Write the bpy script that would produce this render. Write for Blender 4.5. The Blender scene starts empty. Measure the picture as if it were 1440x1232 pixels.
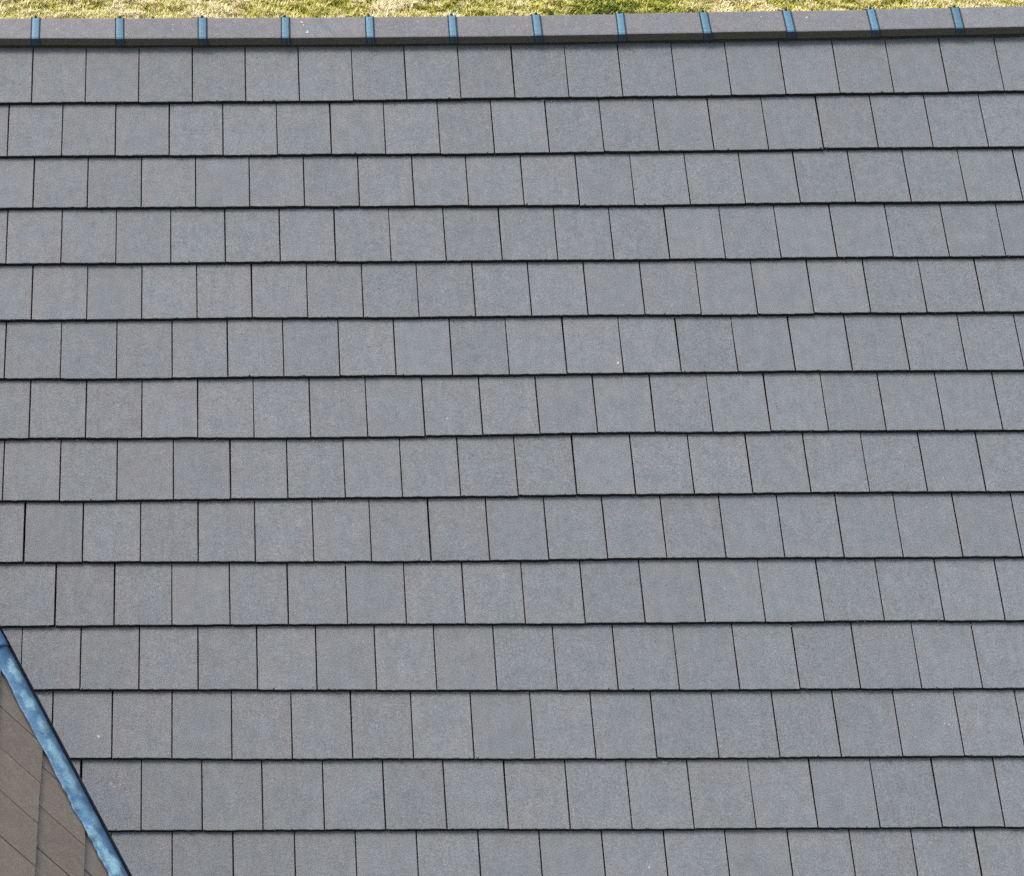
import bpy, bmesh, math, random
import numpy as np
from mathutils import Vector, Matrix

random.seed(7)
rng = np.random.default_rng(11)
scene = bpy.context.scene
col = scene.collection

# ------------------------------------------------------------------ frame of the roof
PITCH = math.radians(41.514)          # main slope
RIDGE_Z = 6.40                        # height of the line v = 0 above the ground
cP, sP = math.cos(PITCH), math.sin(PITCH)
AX_U, AX_V, AX_N = Vector((1, 0, 0)), Vector((0, -cP, -sP)), Vector((0, sP, -cP))


def RW(u, v, n):
    """roof coordinates (along ridge, down slope, into the roof) -> world"""
    return Vector((u, -cP * v + sP * n, RIDGE_Z - sP * v - cP * n))


# ------------------------------------------------------------------ camera
FOCAL, CX, CY = 3000.03, 198.965, 406.1075      # in pixels of the 1440 x 1232 photograph
ROT = Vector((-0.40724843, 0.03151839, -0.00315739))
TR = Vector((-0.28856817, -1.36714884, 12.18643102))
R3 = Matrix.Rotation(ROT.length, 3, ROT.normalized())
cam_roof = -(R3.transposed() @ TR)


def dirw(d):
    return AX_U * d[0] + AX_V * d[1] + AX_N * d[2]


cx_, cy_, cz_ = dirw(R3[0]), dirw(R3[1]), dirw(R3[2])
CAM_LOC = RW(*cam_roof)
cam_data = bpy.data.cameras.new("camera")
cam = bpy.data.objects.new("camera", cam_data)
col.objects.link(cam)
m = Matrix.Identity(4)
for i in range(3):
    m[i][0], m[i][1], m[i][2], m[i][3] = cx_[i], -cy_[i], -cz_[i], CAM_LOC[i]
cam.matrix_world = m
cam_data.sensor_fit = 'HORIZONTAL'
cam_data.sensor_width = 36.0
cam_data.lens = 36.0 * FOCAL / 1440.0
cam_data.shift_x = (720 - CX) / 1440.0
cam_data.shift_y = (CY - 616) / 1440.0
cam_data.clip_start, cam_data.clip_end = 0.1, 3000.0
scene.camera = cam


def pix(u, v, n):
    q = R3 @ Vector((u, v, n)) + TR
    return CX + FOCAL * q.x / q.z, CY + FOCAL * q.y / q.z


# ------------------------------------------------------------------ light
SUN_EL, SUN_AZ = math.radians(60), math.radians(-94)   # azimuth from +Y (behind the ridge) clockwise
world = bpy.data.worlds.new("World")
scene.world = world
world.use_nodes = True
wn = world.node_tree.nodes
sky = wn.new('ShaderNodeTexSky')
sky.sky_type = 'NISHITA'
sky.sun_disc = False
sky.sun_elevation = SUN_EL
sky.sun_rotation = SUN_AZ
sky.air_density, sky.dust_density, sky.ozone_density = 1.0, 6.0, 1.0
world.node_tree.links.new(sky.outputs[0], wn['Background'].inputs[0])
wn['Background'].inputs[1].default_value = 0.13
sun_d = bpy.data.lights.new("sun", 'SUN')
sun_d.energy = 1.4
sun_d.angle = math.radians(22)
sun_d.color = (1.0, 0.96, 0.91)
sun = bpy.data.objects.new("sun", sun_d)
col.objects.link(sun)
to_sun = Vector((math.sin(SUN_AZ) * math.cos(SUN_EL), math.cos(SUN_AZ) * math.cos(SUN_EL), math.sin(SUN_EL)))
sun.rotation_euler = to_sun.to_track_quat('Z', 'Y').to_euler()
scene.cycles.use_denoising = False
scene.view_settings.view_transform = 'Standard'
scene.view_settings.look = 'None'
scene.view_settings.exposure = 0.78
scene.view_settings.gamma = 1.0


# ------------------------------------------------------------------ materials
class NT:
    def __init__(s, name):
        s.m = bpy.data.materials.new(name)
        s.m.use_nodes = True
        s.t = s.m.node_tree
        s.b = s.t.nodes['Principled BSDF']

    def n(s, kind, **kw):
        nd = s.t.nodes.new(kind)
        for k, v in kw.items():
            setattr(nd, k, v)
        return nd

    def l(s, a, b):
        s.t.links.new(a, b)

    def noise(s, vec, scale, detail=2.0, rough=0.5, w=None):
        nd = s.n('ShaderNodeTexNoise')
        if w is not None:
            nd.noise_dimensions = '4D'
            s.l(w, nd.inputs['W'])
        s.l(vec, nd.inputs['Vector'])
        nd.inputs['Scale'].default_value = scale
        nd.inputs['Detail'].default_value = detail
        nd.inputs['Roughness'].default_value = rough
        return nd.outputs['Fac']

    def ramp(s, fac, stops, interp='LINEAR'):
        nd = s.n('ShaderNodeValToRGB')
        nd.color_ramp.interpolation = interp
        e = nd.color_ramp.elements
        while len(e) < len(stops):
            e.new(0.5)
        for i, (p, c) in enumerate(stops):
            e[i].position = p
            e[i].color = (c[0], c[1], c[2], 1) if not isinstance(c, (int, float)) else (c, c, c, 1)
        s.l(fac, nd.inputs[0])
        return nd.outputs[0]

    def mix(s, fac, a, b, mode='MIX'):
        nd = s.n('ShaderNodeMix', data_type='RGBA', blend_type=mode)
        for v, i in ((fac, 0), (a, 6), (b, 7)):
            if isinstance(v, (int, float)):
                nd.inputs[i].default_value = v
            elif isinstance(v, tuple):
                nd.inputs[i].default_value = (*v, 1)
            else:
                s.l(v, nd.inputs[i])
        return nd.outputs[2]

    def math(s, op, a, b=0.0):
        nd = s.n('ShaderNodeMath', operation=op)
        for v, i in ((a, 0), (b, 1)):
            if isinstance(v, (int, float)):
                nd.inputs[i].default_value = v
            else:
                s.l(v, nd.inputs[i])
        return nd.outputs[0]

    def bump(s, h, strength, dist):
        nd = s.n('ShaderNodeBump')
        nd.inputs['Strength'].default_value = strength
        nd.inputs['Distance'].default_value = dist
        s.l(h, nd.inputs['Height'])
        s.l(nd.outputs[0], s.b.inputs['Normal'])


def tile_material(name, cool, warm, gain, speck=0.55):
    t = NT(name)
    tc = t.n('ShaderNodeTexCoord').outputs['Object']
    oi = t.n('ShaderNodeObjectInfo')
    w = t.math('MULTIPLY', oi.outputs['Random'], 37.0)
    sep = t.n('ShaderNodeSeparateXYZ')
    t.l(tc, sep.inputs[0])
    rim = t.math('MAXIMUM', t.ramp(t.math('ABSOLUTE', sep.outputs[0]), [(0.07, 0.0), (0.15, 1.0)]), t.ramp(sep.outputs[1], [(0.20, 0.0), (0.34, 1.0)]))
    cmb = t.n('ShaderNodeCombineXYZ')
    for i_ in range(3):
        t.l(w, cmb.inputs[i_])
    va = t.n('ShaderNodeVectorMath', operation='ADD')
    t.l(tc, va.inputs[0]); t.l(cmb.outputs[0], va.inputs[1])
    tc = va.outputs[0]
    # tint of each tile, and soft patches of it
    patch = t.noise(tc, 7.5, 2.5, 0.55)
    f = t.math('ADD', t.math('MULTIPLY', patch, 1.5), t.math('MULTIPLY', oi.outputs['Random'], 0.22))
    f = t.math('ADD', f, t.math('MULTIPLY', rim, 0.30))
    # tiles from browner batches towards one end of the roof
    sl = t.n('ShaderNodeSeparateXYZ')
    t.l(oi.outputs['Location'], sl.inputs[0])
    f = t.math('ADD', f, t.math('MULTIPLY', t.math('SUBTRACT', 2.2, sl.outputs[0]), 0.08))
    tint = t.ramp(t.math('MULTIPLY', f, 0.5), [(0.22, cool), (0.80, warm)])
    lum = t.ramp(t.noise(tc, 16.0, 3.0, 0.6), [(0.25, 0.90), (0.75, 1.10)])
    base = t.mix(1.0, tint, lum, 'MULTIPLY')
    # brightness of each tile
    wn_ = t.n('ShaderNodeTexWhiteNoise', noise_dimensions='1D')
    t.l(w, wn_.inputs['W'])
    base = t.mix(1.0, base, t.ramp(wn_.outputs['Value'], [(0.0, 0.955), (1.0, 1.045)]), 'MULTIPLY')
    # sand grain of the surface
    grain = t.noise(tc, 150.0, 3.0, 0.75)
    base = t.mix(1.0, base, t.ramp(grain, [(0.28, 0.62), (0.5, 1.0), (0.74, 1.42)]), 'MULTIPLY')
    g2 = t.noise(tc, 420.0, 1.0, 0.5)
    base = t.mix(1.0, base, t.ramp(g2, [(0.3, 0.72), (0.72, 1.34)]), 'MULTIPLY')
    # faint weather streaks down the tile
    mp = t.n('ShaderNodeMapping')
    t.l(tc, mp.inputs[0])
    mp.inputs['Scale'].default_value = (1.0, 0.16, 1.0)
    st = t.noise(mp.outputs[0], 34.0, 3.0, 0.6)
    base = t.mix(1.0, base, t.ramp(st, [(0.3, 0.955), (0.7, 1.045)]), 'MULTIPLY')
    # pale lichen specks and a few dark pits
    vo = t.n('ShaderNodeTexVoronoi')
    t.l(tc, vo.inputs['Vector'])
    vo.inputs['Scale'].default_value = 30.0
    pick = t.n('ShaderNodeSeparateColor')
    t.l(vo.outputs['Color'], pick.inputs[0])
    spot = t.ramp(vo.outputs['Distance'], [(0.09, 1.0), (0.15, 0.0)])
    sel = t.ramp(pick.outputs[0], [(0.90, 0.0), (0.93, 1.0)])
    base = t.mix(t.math('MULTIPLY', t.math('MULTIPLY', spot, sel), speck), base, (0.52, 0.52, 0.48))
    sel2 = t.ramp(pick.outputs[1], [(0.90, 0.0), (0.93, 1.0)])
    base = t.mix(t.math('MULTIPLY', t.math('MULTIPLY', spot, sel2), 0.55), base, (0.05, 0.05, 0.05))
    base = t.mix(1.0, base, (gain, gain, gain), 'MULTIPLY')
    t.l(base, t.b.inputs['Base Color'])
    t.b.inputs['Roughness'].default_value = 0.85
    t.b.inputs['Specular IOR Level'].default_value = 0.25
    t.bump(grain, 0.35, 0.003)
    return t.m


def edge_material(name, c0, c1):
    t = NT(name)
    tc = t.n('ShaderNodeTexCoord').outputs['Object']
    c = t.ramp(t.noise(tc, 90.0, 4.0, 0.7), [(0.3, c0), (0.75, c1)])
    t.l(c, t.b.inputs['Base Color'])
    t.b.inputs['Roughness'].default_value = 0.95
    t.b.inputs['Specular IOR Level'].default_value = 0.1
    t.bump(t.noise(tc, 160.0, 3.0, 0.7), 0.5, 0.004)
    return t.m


M_TILE = tile_material("grey_roof_tile", (0.1375, 0.1610, 0.1765), (0.1570, 0.1615, 0.1690), 1.0, 0.22)
M_WING = tile_material("brown_roof_tile", (0.262, 0.230, 0.182), (0.292, 0.242, 0.188), 1.0, 0.6)
M_RIDGE = tile_material("grey_ridge_tile", (0.148, 0.164, 0.181), (0.172, 0.170, 0.175), 1.0, 0.5)
M_EDGE = edge_material("bare_shaded_edge", (0.010, 0.0105, 0.010), (0.030, 0.030, 0.028))  # bare concrete, darkened to carry the shade under the tails
M_REDGE = edge_material("shaded_ridge_edge", (0.032, 0.034, 0.031), (0.074, 0.073, 0.066))  # ridge legs: the shade on their downhill faces is in this colour
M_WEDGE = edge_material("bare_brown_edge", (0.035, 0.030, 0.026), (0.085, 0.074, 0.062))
M_DECK = edge_material("roofing_underlay", (0.010, 0.010, 0.011), (0.018, 0.018, 0.018))


def blue_material():
    t = NT("blue_lead_paint")
    tc = t.n('ShaderNodeTexCoord').outputs['Object']
    n1 = t.noise(tc, 9.0, 3.0, 0.6)
    c = t.ramp(n1, [(0.3, (0.058, 0.140, 0.265)), (0.55, (0.105, 0.225, 0.365)), (0.75, (0.165, 0.305, 0.430))])
    at = t.n('ShaderNodeAttribute', attribute_name='highlight').outputs['Fac']
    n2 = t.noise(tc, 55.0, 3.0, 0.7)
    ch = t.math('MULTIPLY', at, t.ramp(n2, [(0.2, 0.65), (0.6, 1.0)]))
    c = t.mix(ch, c, (0.28, 0.50, 0.58))  # pale highlights of the strip mixed into its blue
    c = t.mix(1.0, c, t.ramp(t.noise(tc, 130.0, 2.0, 0.6), [(0.3, 0.75), (0.7, 1.2)]), 'MULTIPLY')
    c = t.mix(t.ramp(t.noise(tc, 24.0, 5.0, 0.7), [(0.52, 0.0), (0.70, 0.5)]), c, (0.045, 0.085, 0.130))
    t.l(c, t.b.inputs['Base Color'])
    t.b.inputs['Roughness'].default_value = 0.6
    t.bump(n2, 0.25, 0.004)
    return t.m


def simple(name, c, rough=0.5, metal=0.0, nscale=40.0, amt=0.2):
    t = NT(name)
    tc = t.n('ShaderNodeTexCoord').outputs['Object']
    f = t.ramp(t.noise(tc, nscale, 3.0, 0.6), [(0.3, 1 - amt), (0.7, 1 + amt)])
    oi = t.n('ShaderNodeObjectInfo').outputs['Random']
    f = t.mix(1.0, f, t.ramp(oi, [(0.0, 1 - 0.8 * amt), (1.0, 1 + 0.5 * amt)]), 'MULTIPLY')
    t.l(t.mix(1.0, c, f, 'MULTIPLY'), t.b.inputs['Base Color'])
    t.b.inputs['Roughness'].default_value = rough
    t.b.inputs['Metallic'].default_value = metal
    return t.m


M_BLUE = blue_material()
M_GROOVE = simple("shaded_groove_lead", (0.012, 0.018, 0.028), 0.7, 0.0, 60.0, 0.4)  # near-black lead: the shade in the valley groove, painted in
M_CLIP = simple("blue_painted_strap", (0.080, 0.182, 0.252), 0.5, 0.0, 60.0, 0.24)
M_CLIPRIM = simple("navy_strap_edge", (0.009, 0.024, 0.045), 0.85, 0.0, 60.0, 0.2)
M_SCREW = simple("dark_screw_head", (0.030, 0.034, 0.030), 0.5, 0.3)
M_MORTAR = simple("dark_mortar", (0.045, 0.044, 0.040), 0.95, 0.0, 60.0, 0.3)
M_WALL = simple("cream_render", (0.55, 0.51, 0.44), 0.9, 0.0, 8.0, 0.06)
M_DROP = simple("bird_lime", (0.37, 0.38, 0.37), 0.8, 0.0, 200.0, 0.15)
M_LICHEN = simple("pale_lichen", (0.25, 0.25, 0.22), 0.95, 0.0, 200.0, 0.3)
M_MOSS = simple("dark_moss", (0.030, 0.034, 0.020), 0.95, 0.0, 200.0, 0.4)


# ------------------------------------------------------------------ helpers
def empty(name, loc=(0, 0, 0), parent=None):
    o = bpy.data.objects.new(name, None)
    o.location = loc
    o.empty_display_size = 0.2
    col.objects.link(o)
    if parent:
        o.parent = parent
    return o


def mesh_obj(name, verts, faces, mats, parent=None, fmat=None, mw=None, smooth=False):
    me = bpy.data.meshes.new(name)
    me.from_pydata([tuple(v) for v in verts], [], faces)
    for mm in mats:
        me.materials.append(mm)
    if fmat is not None:
        me.polygons.foreach_set('material_index', fmat)
    if smooth:
        me.polygons.foreach_set('use_smooth', [True] * len(faces))
    me.update()
    return link(name, me, parent, mw)


def link(name, me, parent=None, mw=None):
    o = bpy.data.objects.new(name, me)
    col.objects.link(o)
    if parent:
        o.parent = parent
    if mw is not None:
        # every parent sits at the world origin, so world matrix = local matrix
        o.matrix_world = mw
    return o


def frame(origin, x, y, z):
    mm = Matrix.Identity(4)
    for i in range(3):
        mm[i][0], mm[i][1], mm[i][2], mm[i][3] = x[i], y[i], z[i], origin[i]
    return mm


# a tile: x across, y up the tile from its tail, z out of the roof; top face at z = 0
TILE_W, TILE_L, TILE_T, GAUGE = 0.300, 0.412, 0.0275, 0.3356   # TILE_T: rise from course to course
TILE_B, TAIL_RAKE = 0.0245, 0.0034       # body thickness; how far the rough tail runs out below its arris


def prism(poly, tail=0.02, thick=TILE_B, cham=0.0022):
    """prism under a 2-D outline (counter-clockwise), its upper arris slightly worn.
    returns verts, faces, material index (0 top, 1 bare, darkened edge)"""
    n = len(poly)
    cxm = sum(p[0] for p in poly) / n
    cym = sum(p[1] for p in poly) / n
    top = []
    for (x, y) in poly:
        d = math.hypot(x - cxm, y - cym)
        k = max(0.0, 1 - cham * 1.3 / d)
        top.append((cxm + (x - cxm) * k, cym + (y - cym) * k, 0.0))
    mid = [(x, y, -cham) for x, y in poly]
    xr = max(p[0] for p in poly)
    # the underlock along one side closes the joint below; the rough tail runs out a little
    bot = [(x + (0.0040 if x > xr - 0.004 else 0.0), y - (TAIL_RAKE if y < tail else 0.0), -thick) for x, y in poly]
    v = top + mid + bot
    f, fm = [list(range(n))], [0]
    for i in range(n):
        j = (i + 1) % n
        f.append([i, n + i, n + j, j]); fm.append(0)
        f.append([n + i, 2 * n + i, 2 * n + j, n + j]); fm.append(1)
    return v, f, fm


def tile_outline(w=TILE_W, l=TILE_L, seed=0, seg=10, amp=0.0015):
    r = random.Random(seed)
    pts = []
    for i in range(seg + 1):
        x = -w / 2 + w * i / seg
        y = r.uniform(-amp, amp)
        if i in (0, seg):
            y += r.choice([0, 0, 0.001, 0.003]) * r.random()
            pts.append((x, y))
        else:
            pts.append((x + r.uniform(-0.25, 0.25) * w / seg, y))
    pts += [(w / 2 + r.uniform(-.0006, .0006), l * 0.45), (w / 2, l), (-w / 2, l), (-w / 2 + r.uniform(-.0006, .0006), l * 0.45)]
    return pts


def clip_poly(poly, a, b, c):
    """keep a*x + b*y + c >= 0"""
    out = []
    for i in range(len(poly)):
        p, q = poly[i], poly[(i + 1) % len(poly)]
        fp, fq = a * p[0] + b * p[1] + c, a * q[0] + b * q[1] + c
        if fp >= 0:
            out.append(p)
        if fp * fq < 0:
            t = fp / (fp - fq)
            out.append((p[0] + (q[0] - p[0]) * t, p[1] + (q[1] - p[1]) * t))
    return out


def variants(name, mats, n=10, thick=TILE_B):
    out = []
    for s in range(n):
        v, f, fm = prism(tile_outline(seed=s + 100), thick=thick)
        me = bpy.data.meshes.new(name)
        me.from_pydata(v, [], f)
        for mm in mats:
            me.materials.append(mm)
        me.polygons.foreach_set('material_index', fm)
        me.update()
        out.append(me)
    return out


class Mass:
    """many small pieces joined into one mesh"""
    def __init__(s):
        s.v, s.f, s.m = [], [], []

    def add(s, v, f, fm, mw):
        o = len(s.v)
        s.v += [mw @ Vector(p) for p in v]
        s.f += [[i + o for i in q] for q in f]
        s.m += fm


# ------------------------------------------------------------------ the house
house = empty("house")
house["label"] = "house with grey flat-tiled roof, blue ridge straps and a blue valley strip"
house["category"] = "house"

U0, U1 = -4.2, 9.0                # roof ends
N_COURSES = 17
V_EAVE = 5.74
DECK_N = 0.062


def slab(poly, normal, thick):
    n = len(poly)
    v = [Vector(p) for p in poly] + [Vector(p) - Vector(normal) * thick for p in poly]
    f = [list(range(n)), list(range(2 * n - 1, n - 1, -1))]
    for i in range(n):
        j = (i + 1) % n
        f.append([i, n + i, n + j, j])
    return v, f


out_n = -AX_N
RIDGE_V = -0.19                   # where the two slopes meet
v_, f_ = slab([RW(U0, V_EAVE, DECK_N), RW(U1, V_EAVE, DECK_N), RW(U1, RIDGE_V, DECK_N), RW(U0, RIDGE_V, DECK_N)], out_n, 0.08)
main_roof = mesh_obj("main_roof", v_, f_, [M_DECK], house)

# measured courses: (v of the tails, u of the joints, departure of the tail line in mm)
COURSES = [
    (0.3424, [-0.332, -0.028, 0.274, 0.578, 0.879, 1.181, 1.484, 1.784, 2.087, 2.389, 2.691, 2.992, 3.294, 3.596, 3.899, 4.199, 4.498, 4.799, 5.107],
     [-6, -5, 0, 1, 3, 4, 6, 3, 1, 0, 3, 1, 2, 2, -1, -4, -2, -3, -5]),
    (0.6846, [-0.46, -0.156, 0.144, 0.446, 0.747, 1.05, 1.35, 1.651, 1.954, 2.254, 2.557, 2.859, 3.162, 3.464, 3.764, 4.066, 4.365, 4.665, 4.968],
     [-11, -9, -6, -4, 0, 1, 0, 4, 5, 6, 4, 4, 4, 3, 3, -1, -1, -1, 0]),
    (1.0099, [-0.309, -0.008, 0.291, 0.592, 0.89, 1.192, 1.494, 1.795, 2.093, 2.396, 2.698, 3.0, 3.302, 3.601, 3.899, 4.198, 4.499, 4.802, 5.103],
     [-15, -12, -10, -9, -6, -4, -1, -1, 0, 1, 6, 8, 8, 6, 4, 5, 7, 8, 5]),
    (1.3405, [-0.449, -0.148, 0.153, 0.454, 0.752, 1.051, 1.352, 1.653, 1.952, 2.255, 2.555, 2.858, 3.159, 3.458, 3.757, 4.058, 4.358, 4.658, 4.959],
     [-9, -6, -3, -3, -4, -4, -3, 1, 1, -1, 2, 5, 3, 3, 4, 3, 2, 5, 4]),
    (1.6689, [-0.302, -0.002, 0.296, 0.595, 0.892, 1.191, 1.491, 1.789, 2.092, 2.392, 2.693, 2.996, 3.296, 3.596, 3.895, 4.195, 4.493, 4.794],
     [-4, -1, -1, -3, -5, -2, 1, 2, 0, 0, -1, 0, 3, 6, 0, 1, 4, 1]),
    (2.0043, [-0.439, -0.139, 0.162, 0.46, 0.757, 1.055, 1.353, 1.651, 1.95, 2.251, 2.555, 2.854, 3.157, 3.456, 3.757, 4.056, 4.356, 4.655],
     [0, 5, 7, 4, 2, 1, 1, 1, 2, 4, -4, 0, -4, -3, -6, -5, -3, -2]),
    (2.3418, [-0.298, 0.001, 0.298, 0.594, 0.89, 1.188, 1.487, 1.788, 2.09, 2.389, 2.69, 2.99, 3.291, 3.591, 3.889, 4.188, 4.489, 4.789],
     [1, 3, 6, 5, 8, 7, 8, 5, 2, -2, -6, -6, -3, -9, -6, -6, -4, -3]),
    (2.6791, [-0.429, -0.13, 0.169, 0.465, 0.763, 1.06, 1.358, 1.654, 1.955, 2.253, 2.555, 2.858, 3.16, 3.46, 3.758, 4.058, 4.354, 4.652],
     [8, 11, 10, 8, 4, 6, 4, 3, 0, 1, -5, -3, -5, -7, -9, -9, -9, -8]),
    (3.0201, [-0.31, -0.006, 0.293, 0.591, 0.885, 1.185, 1.481, 1.785, 2.085, 2.386, 2.686, 2.986, 3.287, 3.584, 3.884, 4.182, 4.483, 4.782],
     [-1, 0, 0, 2, 4, 3, 5, 4, 3, 1, -3, -5, -3, -3, -2, -2, -2, -2]),
    (3.3523, [-0.142, 0.16, 0.455, 0.751, 1.047, 1.346, 1.644, 1.942, 2.244, 2.545, 2.846, 3.148, 3.449, 3.744, 4.043, 4.342, 4.644],
     [4, 1, 3, 1, 0, 0, 1, 1, 2, 2, 1, -1, 0, -3, -4, -4, -3]),
    (3.6908, [-0.009, 0.288, 0.586, 0.884, 1.182, 1.48, 1.78, 2.08, 2.38, 2.682, 2.985, 3.284, 3.582, 3.88, 4.181, 4.48],
     [-10, -7, -6, -5, -2, 0, 1, 2, 3, 4, 5, 6, 2, 1, 3, 2]),
    (4.0316, [0.154, 0.453, 0.751, 1.05, 1.348, 1.648, 1.946, 2.244, 2.544, 2.843, 3.146, 3.444, 3.743, 4.042, 4.341],
     [-6, -3, 0, 1, 0, 1, 3, 4, 3, 2, 2, 1, -3, -3, -4]),
    (4.3747, [0.301, 0.601, 0.898, 1.198, 1.496, 1.794, 2.092, 2.392, 2.691, 2.991, 3.29, 3.588, 3.886, 4.185, 4.484],
     [4, 4, 3, 2, 3, 1, -1, 2, 2, 0, -1, -4, -3, -6, -6]),
]
JOINTS_14 = [0.452, 0.749, 1.05, 1.347, 1.644, 1.944, 2.241, 2.544, 2.844, 3.14, 3.442, 3.74, 4.037, 4.341]

# cut line of the main tiles along the valley, in (u, v)
CUT_A, CUT_B = (-0.4219, 3.3473), (0.2589, 4.5970)
_dx, _dy = CUT_B[0] - CUT_A[0], CUT_B[1] - CUT_A[1]
WIDE = {(8, 11): 0.0078, (9, 0): 0.0105, (9, 7): 0.009, (10, 0): 0.010, (7, 7): 0.0075, (13, -1): 0.012}
TILT = math.atan2(TILE_T, GAUGE)
WING_RIDGE_U = -1.64
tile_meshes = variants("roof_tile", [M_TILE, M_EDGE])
mass = Mass()
butt_lines = []


def on_screen(us, v0, v1, pad=4):
    ps = [pix(u, v, 0) for u in us for v in (v0, v1)]
    xs, ys = [p[0] for p in ps], [p[1] for p in ps]
    return max(xs) > -pad and min(xs) < 1440 + pad and max(ys) > -pad and min(ys) < 1232 + pad


def main_tile(ul, ur, vl, vr, k, gl, gr):
    """one tile between two joints; vl, vr: v of its tail at either end"""
    a, b = ul + gl / 2, ur - gr / 2
    w = b - a
    ang = max(-0.004, min(0.004, 0.4 * math.atan2(vr - vl, ur - ul))) + random.uniform(-0.0015, 0.0015)
    lift = random.uniform(-0.0012, 0.0012)
    x = Vector((math.cos(ang), math.sin(ang), random.uniform(-0.004, 0.004))).normalized()
    tl = TILT * (0.72 if k == 1 else 1.0) + random.uniform(-0.004, 0.004)
    up = Vector((0, -math.cos(tl), math.sin(tl)))
    y = (up - x * up.dot(x)).normalized()
    z = y.cross(x)                              # (u, v, n) is left-handed against the outward normal
    if z.z > 0:
        z = -z
    o = Vector(((a + b) / 2, (vl + vr) / 2, lift))
    mw = frame(RW(*o), dirw(x), dirw(y), dirw(z))
    # distance of the corners from the valley cut
    def side(p):
        return (p[0] - CUT_A[0]) * _dy - (p[1] - CUT_A[1]) * _dx      # > 0: right of the cut
    corners = [(a, vl), (b, vr), (b, vr - TILE_L), (a, vl - TILE_L)]
    s = [side(c) for c in corners]
    if (a + b) / 2 < WING_RIDGE_U:              # beyond the wing: nothing to cut
        s = [1.0]
    if max(s) < 0.01:
        return None
    vis = on_screen((a, b), min(vl, vr) - GAUGE, max(vl, vr) + 0.02)
    if min(s) < 0:
        # cut tile: outline clipped in its own plane
        sx = w / TILE_W
        poly = tile_outline(w=w, seed=k * 131 + int(a * 100))
        # local (x, y) -> (u, v):  u = o.x + x*X.x + y*Y.x, v = o.y + x*X.y + y*Y.y
        A = x.x * _dy - x.y * _dx
        B = y.x * _dy - y.y * _dx
        Cc = (o.x - CUT_A[0]) * _dy - (o.y - CUT_A[1]) * _dx
        poly = clip_poly(poly, A, B, Cc)
        if len(poly) < 3:
            return None
        ar = abs(sum(poly[i][0] * poly[(i + 1) % len(poly)][1] - poly[(i + 1) % len(poly)][0] * poly[i][1] for i in range(len(poly)))) / 2
        if ar < 0.0006:
            return None
        vv, ff, fm = prism(poly, cham=0.0015)
        if vis:
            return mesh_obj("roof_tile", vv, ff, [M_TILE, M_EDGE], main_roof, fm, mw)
        mass.add(vv, ff, fm, mw)
        return None
    if vis:
        mw2 = mw @ Matrix.Diagonal((w / TILE_W, 1, 1, 1))
        return link("roof_tile", random.choice(tile_meshes), main_roof, mw2)
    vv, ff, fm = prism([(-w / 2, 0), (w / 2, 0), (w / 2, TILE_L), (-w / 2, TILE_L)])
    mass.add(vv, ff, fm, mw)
    return None


courses = [(v, list(us), [d * 0.001 for d in dv]) for v, us, dv in COURSES]
courses.append((courses[-1][0] + 0.341, [u + 0.001 for u in JOINTS_14], [0.0] * len(JOINTS_14)))
for k in range(15, N_COURSES + 1):
    off = 0.0 if k % 2 == 0 else 0.147
    courses.append((courses[-1][0] + 0.337, [JOINTS_14[0] + off + 0.2985 * i for i in range(14)], [0.0] * 14))
n_vis = 0
for k, (v, us, dv) in enumerate(courses, 1):
    first = 0
    while us[0] > U0 + 0.2:
        us.insert(0, us[0] - 0.2995); dv.insert(0, dv[0] * 0.9); first += 1
    while us[-1] < U1 - 0.2:
        us.append(us[-1] + 0.2995); dv.append(dv[-1] * 0.9)
    gaps = [WIDE.get((k, i - first), random.uniform(0.0050, 0.0067)) for i in range(len(us))]
    for i in range(len(us) - 1):
        jl = random.uniform(-0.0012, 0.0012)
        if main_tile(us[i], us[i + 1], v + dv[i] + jl, v + dv[i + 1] + jl, k, gaps[i], gaps[i + 1]):
            n_vis += 1
    butt_lines.append((v, us, dv))
mo = mesh_obj("roof_tiles_beyond", mass.v, mass.f, [M_TILE, M_EDGE], main_roof, mass.m)
mo["kind"] = "stuff"

# ------------------------------------------------------------------ wing roof at the valley
ALPHA, PW = math.radians(1.5109), math.radians(51.437)
W_C = Vector((math.sin(ALPHA), -math.cos(ALPHA), 0))                       # along its courses, towards the viewer
W_D = Vector((math.cos(ALPHA) * math.cos(PW), math.sin(ALPHA) * math.cos(PW), -math.sin(PW)))   # down its slope
W_N = W_D.cross(W_C)
if W_N.z < 0:
    W_N = -W_N
W_O = RW(-0.18689, 3.92655, 0)
J0 = 0.35307
c_n, d_n = W_C.dot(AX_N), W_D.dot(AX_N)      # s*c_n + q*d_n = 0 is the valley
Q_TOP, Q_BOT, S_END = -7 * GAUGE, 4 * GAUGE, 4.6


def WW(s, q, h=0.0):
    return W_O + W_C * s + W_D * q + W_N * h


def s_valley(q):
    return -q * d_n / c_n


dq = Q_TOP
v_, f_ = slab([WW(s_valley(Q_BOT) + .02, Q_BOT, -DECK_N), WW(s_valley(Q_TOP) + .02, Q_TOP, -DECK_N), WW(S_END, Q_TOP, -DECK_N), WW(S_END, Q_BOT, -DECK_N)], W_N, 0.08)
wing_roof = mesh_obj("wing_roof", v_, f_, [M_DECK], house)
wing_roof["label"] = "steeper brown-grey tiled wing slope below the blue valley strip"
wing_meshes = variants("roof_tile", [M_WING, M_WEDGE], 6, 0.011)
wmass = Mass()
CAM = CAM_LOC


def wpix(p):
    d = p - CAM_LOC
    return CX + FOCAL * d.dot(cx_) / d.dot(cz_), CY + FOCAL * d.dot(cy_) / d.dot(cz_)


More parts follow.
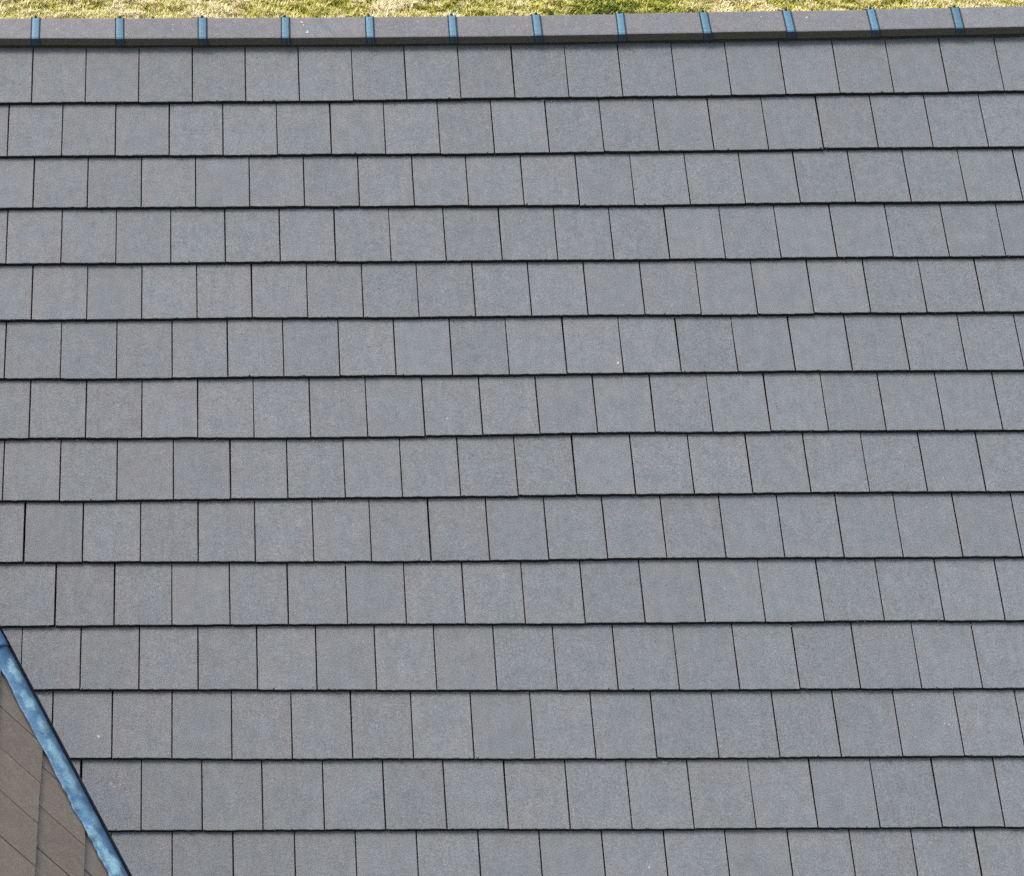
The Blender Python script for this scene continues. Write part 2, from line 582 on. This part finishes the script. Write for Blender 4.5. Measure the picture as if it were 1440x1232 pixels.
for i in range(-6, 5):
    q = i * GAUGE                              # tail line of this course; i = 0 and 1 are in view
    ph = J0 + (0.0 if i % 2 == 0 else 0.15)
    nj = int((S_END - ph) / 0.30) + 1
    for j in range(-14, nj):
        s0 = ph + (j - 1) * 0.30
        s1 = s0 + 0.30
        if s1 < s_valley(q - TILE_L) - 0.02 or s1 > S_END:
            continue
        g = random.uniform(0.0050, 0.0072)
        w = 0.30 - g
        tl = 0.38 * TILT + random.uniform(-0.002, 0.002)
        y = (-W_D * math.cos(tl) - W_N * math.sin(tl)).normalized()
        x = W_C.copy()                         # x towards the viewer
        z = x.cross(y)
        if z.dot(W_N) < 0:
            x = -x; z = -z
        o = WW((s0 + s1) / 2, q + random.uniform(-.002, .002), random.uniform(-0.001, 0.001))
        mw = frame(o, x, y, z)
        # valley: keep the outside of the main roof, a little short of the line
        A, B, Cc = -x.dot(AX_N), -y.dot(AX_N), -(o - W_O).dot(AX_N) + 0.018
        poly = tile_outline(w=w, seed=i * 57 + j + 900)
        cut = any(A * p[0] + B * p[1] + Cc < 0 for p in poly)
        if cut:
            poly = clip_poly(poly, A, B, Cc)
            if len(poly) < 3:
                continue
        ps = [wpix(mw @ Vector((px, py, 0))) for px, py in poly if py < GAUGE + 0.02]
        vis = bool(ps) and max(p[0] for p in ps) > -4 and min(p[0] for p in ps) < 1440 and max(p[1] for p in ps) > -4 and min(p[1] for p in ps) < 1236
        if vis and cut:
            vv, ff, fm = prism(poly, thick=0.011)
            mesh_obj("roof_tile", vv, ff, [M_WING, M_WEDGE], wing_roof, fm, mw); n_vis += 1
        elif vis:
            link("roof_tile", random.choice(wing_meshes), wing_roof, mw @ Matrix.Diagonal((w / TILE_W, 1, 1, 1))); n_vis += 1
        else:
            vv, ff, fm = prism(poly, thick=0.011)
            wmass.add(vv, ff, fm, mw)
wo = mesh_obj("roof_tiles_beyond", wmass.v, wmass.f, [M_WING, M_WEDGE], wing_roof, wmass.m)
wo["kind"] = "stuff"
print("tiles in view:", n_vis)

# ------------------------------------------------------------------ valley sheets
VAL_DIR_UV = Vector((_dx, _dy)).normalized()


def highlight_at(t, a):
    """pale highlights painted as patches along the strip, t metres along, a across 0..1"""
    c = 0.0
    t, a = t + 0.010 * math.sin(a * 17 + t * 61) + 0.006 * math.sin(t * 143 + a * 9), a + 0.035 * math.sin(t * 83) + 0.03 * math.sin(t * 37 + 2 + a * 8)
    for (t0, a0, lt, la, k) in HIGHLIGHTS:
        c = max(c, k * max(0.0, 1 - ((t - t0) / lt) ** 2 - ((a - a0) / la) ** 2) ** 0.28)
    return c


HIGHLIGHTS = [(0.255, .42, .085, .17, .9), (0.42, .36, .060, .17, 1.0), (0.577, .42, .050, .18, .75), (0.731, .33, .080, .19, .8), (0.89, .37, .085, .20, .75),
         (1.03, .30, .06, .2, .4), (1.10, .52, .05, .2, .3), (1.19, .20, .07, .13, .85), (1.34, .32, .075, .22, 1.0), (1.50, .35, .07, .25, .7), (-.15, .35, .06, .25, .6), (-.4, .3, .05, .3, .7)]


def vnoise(n, seed, lo, hi):
    r = np.random.default_rng(seed)
    return r.uniform(lo, hi, n)


def valley_sheet(t0, t1, lift, seed):
    nt, na = max(8, int((t1 - t0) / 0.012)), 14
    r = random.Random(seed)
    ph = [r.uniform(0, 6.28) for _ in range(6)]
    verts, highlight = [], []
    for i in range(nt + 1):
        t = t0 + (t1 - t0) * i / nt
        cut = Vector(CUT_A) + VAL_DIR_UV * t
        right = RW(cut.x + 0.012, cut.y, 0.044)              # tucked under the cut tiles
        groove = RW(cut.x - 0.008, cut.y + 0.003, 0.030)
        # left edge lies on the wing tiles, wavy as it was dressed down by hand
        wav = 0.004 * math.sin(t * 13 + ph[0]) + 0.0025 * math.sin(t * 31 + ph[1]) + 0.001 * math.sin(t * 97 + ph[2])
        if t > 0.9:
            wav += 0.005 * math.sin(t * 47 + ph[3]) + 0.003 * math.sin(t * 119)
        lw = 0.081 + wav
        qv = ((cut.x - 0.062) - (-0.18689)) / (W_D.dot(AX_U) - 1.0 * W_C.dot(AX_U) * d_n / c_n)
        base = WW(s_valley(qv), qv)
        perp = (W_C * (-d_n) + W_D * c_n)                    # any direction in the wing plane, made square to the valley
        vd = (W_C * s_valley(1.0) + W_D).normalized()
        perp = (W_C - vd * W_C.dot(vd)).normalized()
        edge = base + perp * lw + W_N * (0.006 + 0.003 * math.sin(t * 31 + ph[4]))
        bulge_dir = (W_N + out_n).normalized()
        for j in range(na + 1):
            a = j / na                                       # 0 at the wing edge, 1 under the main tiles
            if a < 0.80:
                b = a / 0.80
                p = edge.lerp(groove, b)
                lump = 0.0025 * math.sin(t * 23 + ph[5] + 2 * b) + 0.0016 * math.sin(t * 57 + 5 * b + ph[1]) + 0.004 * highlight_at(t, a)
                p = p + bulge_dir * ((0.020 + lump) * math.sin(math.pi * min(1, b * 0.93 + 0.04)) + lift)
                if b > 0.86:
                    p = p - bulge_dir * 0.012 * (b - 0.86) / 0.14
            else:
                b = (a - 0.80) / 0.20
                p = groove.lerp(right, b) - bulge_dir * 0.010 * math.sin(math.pi * b)
            verts.append(p)
            highlight.append(highlight_at(t, a))
    faces, groove_shade = [], []
    for i in range(nt):
        for j in range(na):
            groove_shade.append(1 if (j + 0.5) / na > 0.81 else 0)  # faces beside the cut tiles get the painted shade strip
            q = i * (na + 1) + j
            faces.append([q, q + na + 1, q + na + 2, q + 1])
    # underside so that the sheet has its own thickness
    nv = len(verts)
    verts2 = verts + [p - (W_N + out_n).normalized() * 0.004 for p in verts]
    f2 = faces + [[i + nv for i in reversed(f)] for f in faces]
    for i in range(nt):
        q = i * (na + 1)
        f2.append([q, q + nv, q + na + 1 + nv, q + na + 1])
    for j in range(na):
        f2.append([j, j + 1, j + 1 + nv, j + nv])
        e = nt * (na + 1) + j
        f2.append([e, e + nv, e + 1 + nv, e + 1])
    o = mesh_obj("valley_sheet", verts2, f2, [M_BLUE, M_GROOVE], house, (groove_shade * 2 + [0] * len(f2))[:len(f2)], None, True)
    at = o.data.attributes.new('highlight', 'FLOAT', 'POINT')
    at.data.foreach_set('value', highlight + highlight)
    return o


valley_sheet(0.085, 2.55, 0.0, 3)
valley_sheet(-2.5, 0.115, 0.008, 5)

# ------------------------------------------------------------------ ridge
APEX_Y, APEX_Z = 0.1189, 0.1307                # apex against the line v = 0


def ridge_drop(u):
    """how far the ridge lies off its straight line, down the slope (an old ridge is never straight)"""
    return -0.0021 * (u - 2.6) ** 2 - (0.004 if u < 0 else 0.0)


# half profile from the apex: (y towards the viewer, z)
PROF = [(0.0, 0.0), (0.010, -0.0035), (0.127, -0.0725), (0.1305, -0.0775), (0.133, -0.117)]


def profile(off=0.0):
    pts = [(-y, z) for y, z in reversed(PROF[1:])] + [(0, 0)] + PROF[1:]
    if off:
        outp = []
        for i, (y, z) in enumerate(pts):
            y0, z0 = pts[max(0, i - 1)]
            y1, z1 = pts[min(len(pts) - 1, i + 1)]
            ty, tz = y1 - y0, z1 - z0
            l = math.hypot(ty, tz)
            outp.append((y - tz / l * off, z + ty / l * off))
        return outp
    return pts


def sweep(xs_offs, inner):
    """closed shell swept along x; xs_offs: [(x, outward offset)]"""
    rings = []
    for x, off in xs_offs:
        o = [(x, -y, z) for y, z in profile(off)]
        i = [(x, -y, z) for y, z in profile(inner)]
        rings.append(o + i[::-1])
    n = len(rings[0])
    no = len(PROF) * 2 - 1
    v = [p for r_ in rings for p in r_]
    f, fm = [], []
    for k in range(len(rings) - 1):
        for j in range(n):
            a, b = k * n + j, k * n + (j + 1) % n
            f.append([a, b, b + n, a + n])
            # outer leg faces and everything inside take the darkened edge slot
            fm.append(1 if (j in (0, no - 2) or j >= no - 1) else 0)
    f.append(list(range(n))[::-1]); fm.append(1)
    f.append([(len(rings) - 1) * n + j for j in range(n)]); fm.append(1)
    return v, f, fm


CLIPS = [-0.317, 0.161, 0.636, 1.111, 1.588, 2.059, 2.536, 3.010, 3.483, 3.953, 4.425, 4.899]
ends = list(CLIPS)
while ends[0] > U0 + 0.3:
    ends.insert(0, ends[0] - 0.4745)
while ends[-1] < U1 - 0.3:
    ends.append(ends[-1] + 0.4745)


def ridge_point(u):
    d = ridge_drop(u)
    return Vector((u, APEX_Y - cP * d, RIDGE_Z + APEX_Z - sP * d))


v_, f_, fm_ = sweep([(-0.2345, 0.0), (0.2345, 0.0)], -0.016)
ridge_me = bpy.data.meshes.new("ridge_tile")
ridge_me.from_pydata(v_, [], f_)
ridge_me.materials.append(M_RIDGE); ridge_me.materials.append(M_REDGE)
ridge_me.polygons.foreach_set('material_index', fm_)
ridge_me.update()
for a, b in zip(ends[:-1], ends[1:]):
    pa, pb = ridge_point(a), ridge_point(b)
    x = (pb - pa).normalized()
    y = Vector((0, 1, 0)); y = (y - x * y.dot(x)).normalized()
    z = x.cross(y)
    z = (z + y * random.uniform(-0.012, 0.012)).normalized(); y = z.cross(x)
    mid = (pa + pb) / 2 + Vector((0, random.uniform(-.0015, .0015), random.uniform(-.002, .002)))
    link("ridge_tile", ridge_me, house, frame(mid, x, y, z) @ Matrix.Diagonal(((b - a) / 0.4745, 1, 1, 1)))

# straps over the ridge joints, each with a dark screw at the top
SW = 0.0255
v_, f_, fm_ = sweep([(-SW, 0.0015), (-SW, 0.006), (-SW + 0.004, 0.0065), (-SW + 0.007, 0.0045), (-0.006, 0.0058), (0.006, 0.0058), (SW - 0.007, 0.0045), (SW - 0.004, 0.0065), (SW, 0.006), (SW, 0.0015)], 0.0008)
strap_me = bpy.data.meshes.new("ridge_strap")
strap_me.from_pydata(v_, [], f_)
strap_me.materials.append(M_CLIP); strap_me.materials.append(M_CLIPRIM)
cxs = [sum(v_[i][0] for i in q) / len(q) for q in f_]
strap_me.polygons.foreach_set('material_index', [1 if (abs(c) > SW - 0.0066 or a) else 0 for c, a in zip(cxs, fm_)])
strap_me.update()
sv, sf = [], []
for k, (rad, zz) in enumerate([(0.0075, 0.0), (0.0075, 0.006), (0.005, 0.0105)]):
    sv += [(rad * math.cos(i * math.pi / 5), rad * math.sin(i * math.pi / 5), zz) for i in range(10)]
for k in range(2):
    for i in range(10):
        sf.append([k * 10 + i, k * 10 + (i + 1) % 10, k * 10 + 10 + (i + 1) % 10, k * 10 + 10 + i])
sf.append([20 + i for i in range(10)])
screw_me = bpy.data.meshes.new("screw")
screw_me.from_pydata(sv, [], sf); screw_me.materials.append(M_SCREW); screw_me.update()
for u in ends:
    p = ridge_point(u)
    rz = random.uniform(-0.03, 0.03)
    mw = Matrix.Translation(p + Vector((random.uniform(-.002, .002), 0, 0.0005))) @ Matrix.Rotation(rz, 4, 'Z') @ Matrix.Diagonal((random.uniform(0.93, 1.07), 1, 1, 1))
    st = link("ridge_strap", strap_me, house, mw)
    sc = bpy.data.objects.new("screw", screw_me)
    col.objects.link(sc)
    sc.parent = st
    sc.location = (random.uniform(-.003, .003), 0, 0.0055)

# mortar bed under the ridge, set back so that a dark gap stays below the legs
bed = []
for u in np.linspace(U0 + 0.05, U1 - 0.05, 60):
    p = ridge_point(u)
    r1, r2 = random.uniform(-.004, .004), random.uniform(-.004, .004)
    bed.append([p + Vector((0, -0.098 + r1, -0.085)), p + Vector((0, -0.102 + r2, -0.155)), p + Vector((0, 0.102, -0.155)), p + Vector((0, 0.098, -0.085))])
bv = [q for r_ in bed for q in r_]
bf = []
for i in range(len(bed) - 1):
    for j in range(4):
        a, b = i * 4 + j, i * 4 + (j + 1) % 4
        bf.append([a, b, b + 4, a + 4])
bf += [[3, 2, 1, 0], [len(bv) - 4, len(bv) - 3, len(bv) - 2, len(bv) - 1]]
mesh_obj("ridge_mortar", bv, bf, [M_MORTAR], house)

# far slope, walls and the other half of the wing: what stands behind the slopes in view
yr = RW(0, RIDGE_V, 0).y


def back(p):
    return Vector((p.x, 2 * yr - p.y, p.z))


bn = back(out_n + RW(0, RIDGE_V, 0)) - RW(0, RIDGE_V, 0)
bn = Vector((0, sP, cP))
v_, f_ = slab([back(RW(U0, RIDGE_V + .005, DECK_N)), back(RW(U1, RIDGE_V + .005, DECK_N)), back(RW(U1, V_EAVE, DECK_N)), back(RW(U0, V_EAVE, DECK_N))], bn, 0.08)
back_roof = mesh_obj("back_roof", v_, f_, [M_DECK], house)
bm_ = Mass()
for k in range(1, N_COURSES + 1):
    v = courses[k - 1][0]
    nb = int((U1 - U0) / 0.30)
    for i in range(nb):
        u = U0 + 0.15 + 0.15 * (k % 2) + i * 0.30
        if u > U1:
            continue
        y = Vector((0, -cP * math.cos(TILT) - sP * math.sin(TILT), sP * math.cos(TILT) - cP * math.sin(TILT)))
        z = Vector((0, -y.z, y.y))
        if z.z < 0:
            z = -z
        x = y.cross(z)
        vv, ff, fm = prism([(-.148, 0), (.148, 0), (.148, TILE_L), (-.148, TILE_L)])
        bm_.add(vv, ff, fm, frame(back(RW(u, v, 0)), x, y, z))
bo = mesh_obj("roof_tiles_beyond", bm_.v, bm_.f, [M_TILE, M_EDGE], back_roof, bm_.m)
bo["kind"] = "stuff"

ez = RW(0, V_EAVE, 0).z - 0.16
ye = RW(0, V_EAVE, 0).y + 0.35
yb = 2 * yr - ye
gx0, gx1 = U0 + 0.15, U1 - 0.15
apz = RIDGE_Z - 0.05
wv = [(gx0, ye, 0), (gx1, ye, 0), (gx1, yb, 0), (gx0, yb, 0), (gx0, ye, ez), (gx1, ye, ez), (gx1, yb, ez), (gx0, yb, ez), (gx0, yr, apz), (gx1, yr, apz)]
wf = [[0, 1, 5, 4], [2, 3, 7, 6], [1, 2, 6, 9, 5], [3, 0, 4, 8, 7]]
mesh_obj("wall", wv, wf, [M_WALL], house)
# wing: far half of its roof and its walls
hw = (-Q_TOP) * math.cos(PW)
wl = W_D.copy(); wl = Vector((-W_D.x, -W_D.y, W_D.z))            # down the hidden half
top0, top1 = WW(s_valley(Q_TOP) - 0.2, Q_TOP) - Vector((0, 0, 0.1)), WW(S_END, Q_TOP) - Vector((0, 0, 0.1))
ln = (Q_BOT - Q_TOP)
wn2 = W_C.cross(wl)
if wn2.z < 0:
    wn2 = -wn2
v_, f_ = slab([top1, top0, top0 + wl * ln, top1 + wl * ln], wn2.normalized(), 0.08)
wing_back = mesh_obj("wing_back_roof", v_, f_, [M_DECK], house)
wb = Mass()
for i in range(1, 12):
    for j in range(0, 24):
        sc_ = s_valley(Q_TOP) - 0.2 + 0.15 * (i % 2) + 0.30 * j + 0.15
        if sc_ > S_END:
            continue
        tl = 0.38 * TILT
        y = (-wl * math.cos(tl) - wn2.normalized() * math.sin(tl)).normalized()
        x = W_C.copy(); z = x.cross(y)
        if z.dot(wn2) < 0:
            x = -x; z = -z
        o_ = WW(sc_, Q_TOP) + wl * (GAUGE * i)
        vv, ff, fm = prism([(-.147, 0), (.147, 0), (.147, TILE_L), (-.147, TILE_L)], thick=0.011)
        wb.add(vv, ff, fm, frame(o_, x, y, z))
wbo = mesh_obj("roof_tiles_beyond", wb.v, wb.f, [M_WING, M_WEDGE], wing_back, wb.m)
wbo["kind"] = "stuff"
s_a = s_valley(Q_TOP) - 0.15
k = 0
while s_a < S_END - 0.1:
    x = W_C.copy(); z = Vector((0, 0, 1)); y = z.cross(x)
    mid = WW(s_a + 0.237, Q_TOP) + Vector((0, 0, 0.105))
    link("ridge_tile", ridge_me, house, frame(mid, x, y, z))
    s_a += 0.4745
e0, e1 = WW(S_END - 0.25, Q_BOT - 0.3, -0.16), WW(S_END - 0.25, Q_TOP, -0.16)
e2 = e1 + wl * (ln - 0.3)
inn = -W_C * 3.2
wv = []
for p in (e0, e2):
    for q in (p, p + inn):
        wv += [Vector((q.x, q.y, 0)), q]
wv.append(e1)
wf = [[0, 1, 3, 2], [4, 6, 7, 5], [0, 4, 5, 8, 1]]
mesh_obj("wall", wv, wf, [M_WALL], house)

# ------------------------------------------------------------------ small growth and marks on the tiles
def blob(p, nrm, r, flat, seed):
    rr = random.Random(seed)
    nrm = nrm.normalized()
    t1 = nrm.orthogonal().normalized()
    t2 = nrm.cross(t1)
    n = 6
    v = [p + (t1 * math.cos(i * 2 * math.pi / n) + t2 * math.sin(i * 2 * math.pi / n)) * r * rr.uniform(0.6, 1.25) - nrm * 0.001 for i in range(n)]
    v2 = [p + (q - p) * rr.uniform(0.4, 0.7) + nrm * r * flat * rr.uniform(0.7, 1.2) for q in v]
    f = [[i, (i + 1) % n, n + (i + 1) % n, n + i] for i in range(n)] + [list(range(n, 2 * n))]
    return v + v2, f


I4 = Matrix.Identity(4)
moss, lich = Mass(), Mass()
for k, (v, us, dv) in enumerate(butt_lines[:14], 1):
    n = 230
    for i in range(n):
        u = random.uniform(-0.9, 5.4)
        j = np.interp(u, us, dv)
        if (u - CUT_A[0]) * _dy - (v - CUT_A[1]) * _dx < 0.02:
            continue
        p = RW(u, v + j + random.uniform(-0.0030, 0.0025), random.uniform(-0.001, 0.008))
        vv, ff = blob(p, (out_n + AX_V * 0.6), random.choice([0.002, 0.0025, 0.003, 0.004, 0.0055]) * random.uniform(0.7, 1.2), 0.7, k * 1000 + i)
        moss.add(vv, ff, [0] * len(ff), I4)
    for i in range(3 + k):
        u = random.uniform(-0.7, 5.2)
        j = np.interp(u, us, dv)
        if (u - CUT_A[0]) * _dy - (v - CUT_A[1]) * _dx < 0.05:
            continue
        p = RW(u, v + j + random.uniform(0.005, 0.020), TILE_T - 0.002)
        for c in range(random.choice([1, 1, 2, 3])):
            vv, ff = blob(p + AX_U * random.uniform(-.012, .012), out_n, random.uniform(0.003, 0.008), 0.5, k * 999 + i + c)
            lich.add(vv, ff, [0] * len(ff), I4)
o = mesh_obj("moss", moss.v, moss.f, [M_MOSS], None, moss.m)
o["label"] = "dark moss crumbs along the tail edges of the roof tiles"; o["category"] = "moss"; o["kind"] = "stuff"
for (u_, v_, r_) in [(0.150, 4.150, .013), (0.170, 4.165, .010), (0.195, 4.158, .008), (0.236, 4.205, .008), (0.228, 4.190, .006)]:
    vv, ff = blob(RW(u_, v_, TILE_T * (4.374 - v_) / GAUGE - 0.0006), out_n, r_, 0.08, int(u_ * 999))
    lich.add(vv, ff, [0] * len(ff), I4)
o = mesh_obj("lichen", lich.v, lich.f, [M_LICHEN], None, lich.m)
o["label"] = "pale lichen crumbs lodged under the tile edges"; o["category"] = "lichen"; o["kind"] = "stuff"


def on_roof(px, py, n=0.0):
    d = R3.transposed() @ Vector(((px - CX) / FOCAL, (py - CY) / FOCAL, 1))
    t = (n - cam_roof.z) / d.z
    p = cam_roof + d * t
    return p.x, p.y


drops = Mass()
# splashes on course one below the strap, and on a few tiles further down
for (px, py, r) in [(424, 72, .006), (430, 78, .008), (443, 70, .008), (447, 74, .005), (418, 70, .004), (869, 511, .010), (880, 512, .006), (862, 512, .005), (139, 1036, .009),
                    (629, 589, .006), (567, 918, .007), (915, 105, .007),
                    (913, 1220, .006), (1335, 1019, .008), (1328, 1018, .006), (220, 749, .005), (1174, 663, .005)]:
    u, v = on_roof(px, py)
    tail = next((c for c in courses if c[0] + 0.003 > v), courses[-1])
    n = TILE_T * (tail[0] - v) / GAUGE
    u, v = on_roof(px, py, n)
    vv, ff = blob(RW(u, v, n - 0.0008), out_n, r, 0.10, int(px * 7 + py))
    drops.add(vv, ff, [0] * len(ff), I4)
# and on the ridge face
for (u, f, r) in [(1.205, .25, .008), (1.215, .40, .006), (1.235, .78, .010), (1.238, .70, .007), (1.262, .93, .006), (3.94 + .12, .35, .008), (-.20, .9, .006), (2.70, .5, .005), (0.05, .85, .006)]:
    p = ridge_point(u) + Vector((0, -0.127 * f, -0.0725 * f + 0.0015))
    vv, ff = blob(p, Vector((0, -0.5, 0.86)), r, 0.12, int(u * 1000))
    drops.add(vv, ff, [0] * len(ff), I4)
o = mesh_obj("bird_droppings", drops.v, drops.f, [M_DROP], None, drops.m)
o["label"] = "small white bird droppings spattered on tiles and ridge"; o["category"] = "droppings"; o["kind"] = "stuff"

# ------------------------------------------------------------------ ground and grass beyond the ridge
def ground_material():
    t = NT("grassy_ground")
    tc = t.n('ShaderNodeTexCoord').outputs['Object']
    c = t.ramp(t.noise(tc, 1.6, 5.0, 0.65), [(0.3, (0.16, 0.18, 0.035)), (0.5, (0.30, 0.28, 0.085)), (0.7, (0.40, 0.36, 0.18))])
    c = t.mix(1.0, c, t.ramp(t.noise(tc, 28.0, 4.0, 0.7), [(0.3, 0.55), (0.7, 1.35)]), 'MULTIPLY')
    t.l(c, t.b.inputs['Base Color'])
    t.b.inputs['Roughness'].default_value = 0.95
    t.b.inputs['Specular IOR Level'].default_value = 0.1
    t.bump(t.noise(tc, 30.0, 4.0, 0.7), 0.8, 0.05)
    return t.m


gv = [(-900, -900, 0), (900, -900, 0), (900, 900, 0), (-900, 900, 0)]
g = mesh_obj("ground", gv, [[0, 1, 2, 3]], [ground_material()])
g["kind"] = "structure"; g["label"] = "dry grassy ground around the house"; g["category"] = "ground"


def grass_material():
    t = NT("dry_grass")
    at = t.n('ShaderNodeAttribute', attribute_name='tint').outputs['Fac']
    c = t.ramp(at, [(0.0, (0.060, 0.085, 0.018)), (0.2, (0.200, 0.250, 0.034)), (0.42, (0.470, 0.460, 0.072)), (0.62, (0.580, 0.520, 0.195)), (0.82, (0.660, 0.590, 0.345)), (1.0, (0.720, 0.650, 0.470))])
    t.l(c, t.b.inputs['Base Color'])
    t.b.inputs['Roughness'].default_value = 0.8
    t.b.inputs['Specular IOR Level'].default_value = 0.2
    tr = t.b.inputs.get('Subsurface Weight')
    return t.m


def lattice(x, y, size, seed):
    r = np.random.default_rng(seed)
    N = 256
    L = r.random((N, N))
    gx, gy = x / size, y / size
    ix, iy = np.floor(gx).astype(int), np.floor(gy).astype(int)
    fx, fy = gx - ix, gy - iy
    fx, fy = fx * fx * (3 - 2 * fx), fy * fy * (3 - 2 * fy)
    a, b = L[ix % N, iy % N], L[(ix + 1) % N, iy % N]
    c, d = L[ix % N, (iy + 1) % N], L[(ix + 1) % N, (iy + 1) % N]
    return (a * (1 - fx) + b * fx) * (1 - fy) + (c * (1 - fx) + d * fx) * fy


ray0 = cz_ + cx_ * ((720 - CX) / FOCAL) + cy_ * ((12 - CY) / FOCAL)
GY = (CAM_LOC + ray0 * (-CAM_LOC.z / ray0.z)).y
GXC = (CAM_LOC + ray0 * (-CAM_LOC.z / ray0.z)).x
def grass_field(n, x0, x1, y0, y1, soft=False):
    x, y = rng.uniform(x0, x1, n), rng.uniform(y0, y1, n)
    if soft:
        x, y = x + rng.normal(0, 0.8, n), y + rng.normal(0, 0.6, n)
    tuft = lattice(x, y, 0.17, 1) * 0.6 + lattice(x, y, 0.06, 2) * 0.4
    keep = rng.random(n) < 0.25 + 1.1 * tuft
    x, y, tuft = x[keep], y[keep], tuft[keep]
    n = len(x)
    big = lattice(x, y, 0.9, 3) * 0.6 + lattice(x, y, 0.28, 4) * 0.4
    gscale = FOCAL / ((Vector((GXC, GY, 0)) - CAM_LOC).dot(cz_))
    gx = (x - GXC) * gscale
    patchy = np.interp(gx, [-900, -720, -420, -230, -180, -80, 0, 60, 110, 230, 260, 350, 372, 395, 430, 520, 640, 760, 900],
                       [-.05, .02, -.05, -.22, .06, -.12, -.18, -.06, -.44, -.44, -.10, .06, -.30, -.02, .0, -.14, .05, -.05, -.1])
    tint = 0.64 + patchy + (tuft - 0.5) * 0.7 + 0.45 * (big - 0.5) * 1.2 + (lattice(x, y, 0.07, 9) - 0.5) * 0.35 + rng.normal(0, 0.17, n)
    tint = np.clip(tint, 0, 1)
    h = (0.018 + 0.06 * tuft) * rng.uniform(0.5, 1.4, n)
    az = rng.uniform(0, 2 * np.pi, n) + 0.8 * lattice(x, y, 0.15, 6)
    lean = rng.uniform(0.7, 1.5, n)
    wd = rng.uniform(0.004, 0.009, n)
    L = h * 1.6
    dx, dy, dz = np.sin(lean) * np.cos(az), np.sin(lean) * np.sin(az), np.cos(lean)
    pz = 0.13 * tuft
    sx, sy = -np.sin(az) * wd, np.cos(az) * wd
    V = np.empty((n, 5, 3))
    V[:, 0] = np.c_[x - sx, y - sy, pz - 0.03]
    V[:, 1] = np.c_[x + sx, y + sy, pz - 0.03]
    mx, my, mz = x + dx * L * .5, y + dy * L * .5, pz + dz * L * .5
    V[:, 2] = np.c_[mx - sx * .9, my - sy * .9, mz]
    V[:, 3] = np.c_[mx + sx * .9, my + sy * .9, mz]
    V[:, 4] = np.c_[x + dx * L * 1.05, y + dy * L * 1.05, pz + dz * L * 0.85]
    return V.reshape(-1, 3), tint


print("grass seen at y =", GY, "x =", GXC, "dist", (CAM_LOC - Vector((GXC, GY, 0))).length)
V1, t1 = grass_field(210000, GXC - 9.5, GXC + 9.5, GY - 1.2, GY + 1.6, True)
V2, t2 = grass_field(170000, GXC - 18, GXC + 18, GY - 6, GY + 12)
V = np.concatenate([V1, V2]); tint = np.concatenate([t1, t2])
n = len(tint)
idx = np.arange(n)[:, None] * 5
tri = np.concatenate([idx + np.array([[0, 1, 3]]), idx + np.array([[0, 3, 2]]), idx + np.array([[2, 3, 4]])], 1).reshape(-1)
me = bpy.data.meshes.new("grass")
me.vertices.add(len(V)); me.vertices.foreach_set('co', V.ravel())
me.loops.add(len(tri)); me.loops.foreach_set('vertex_index', tri.astype(np.int32))
me.polygons.add(len(tri) // 3)
me.polygons.foreach_set('loop_start', np.arange(0, len(tri), 3, dtype=np.int32))
me.materials.append(grass_material())
at = me.attributes.new('tint', 'FLOAT', 'POINT')
at.data.foreach_set('value', np.repeat(tint, 5))
me.update(); me.validate()
go = link("grass", me)
go["label"] = "straw yellow and green rough grass beyond the roof ridge"; go["category"] = "grass"; go["kind"] = "stuff"
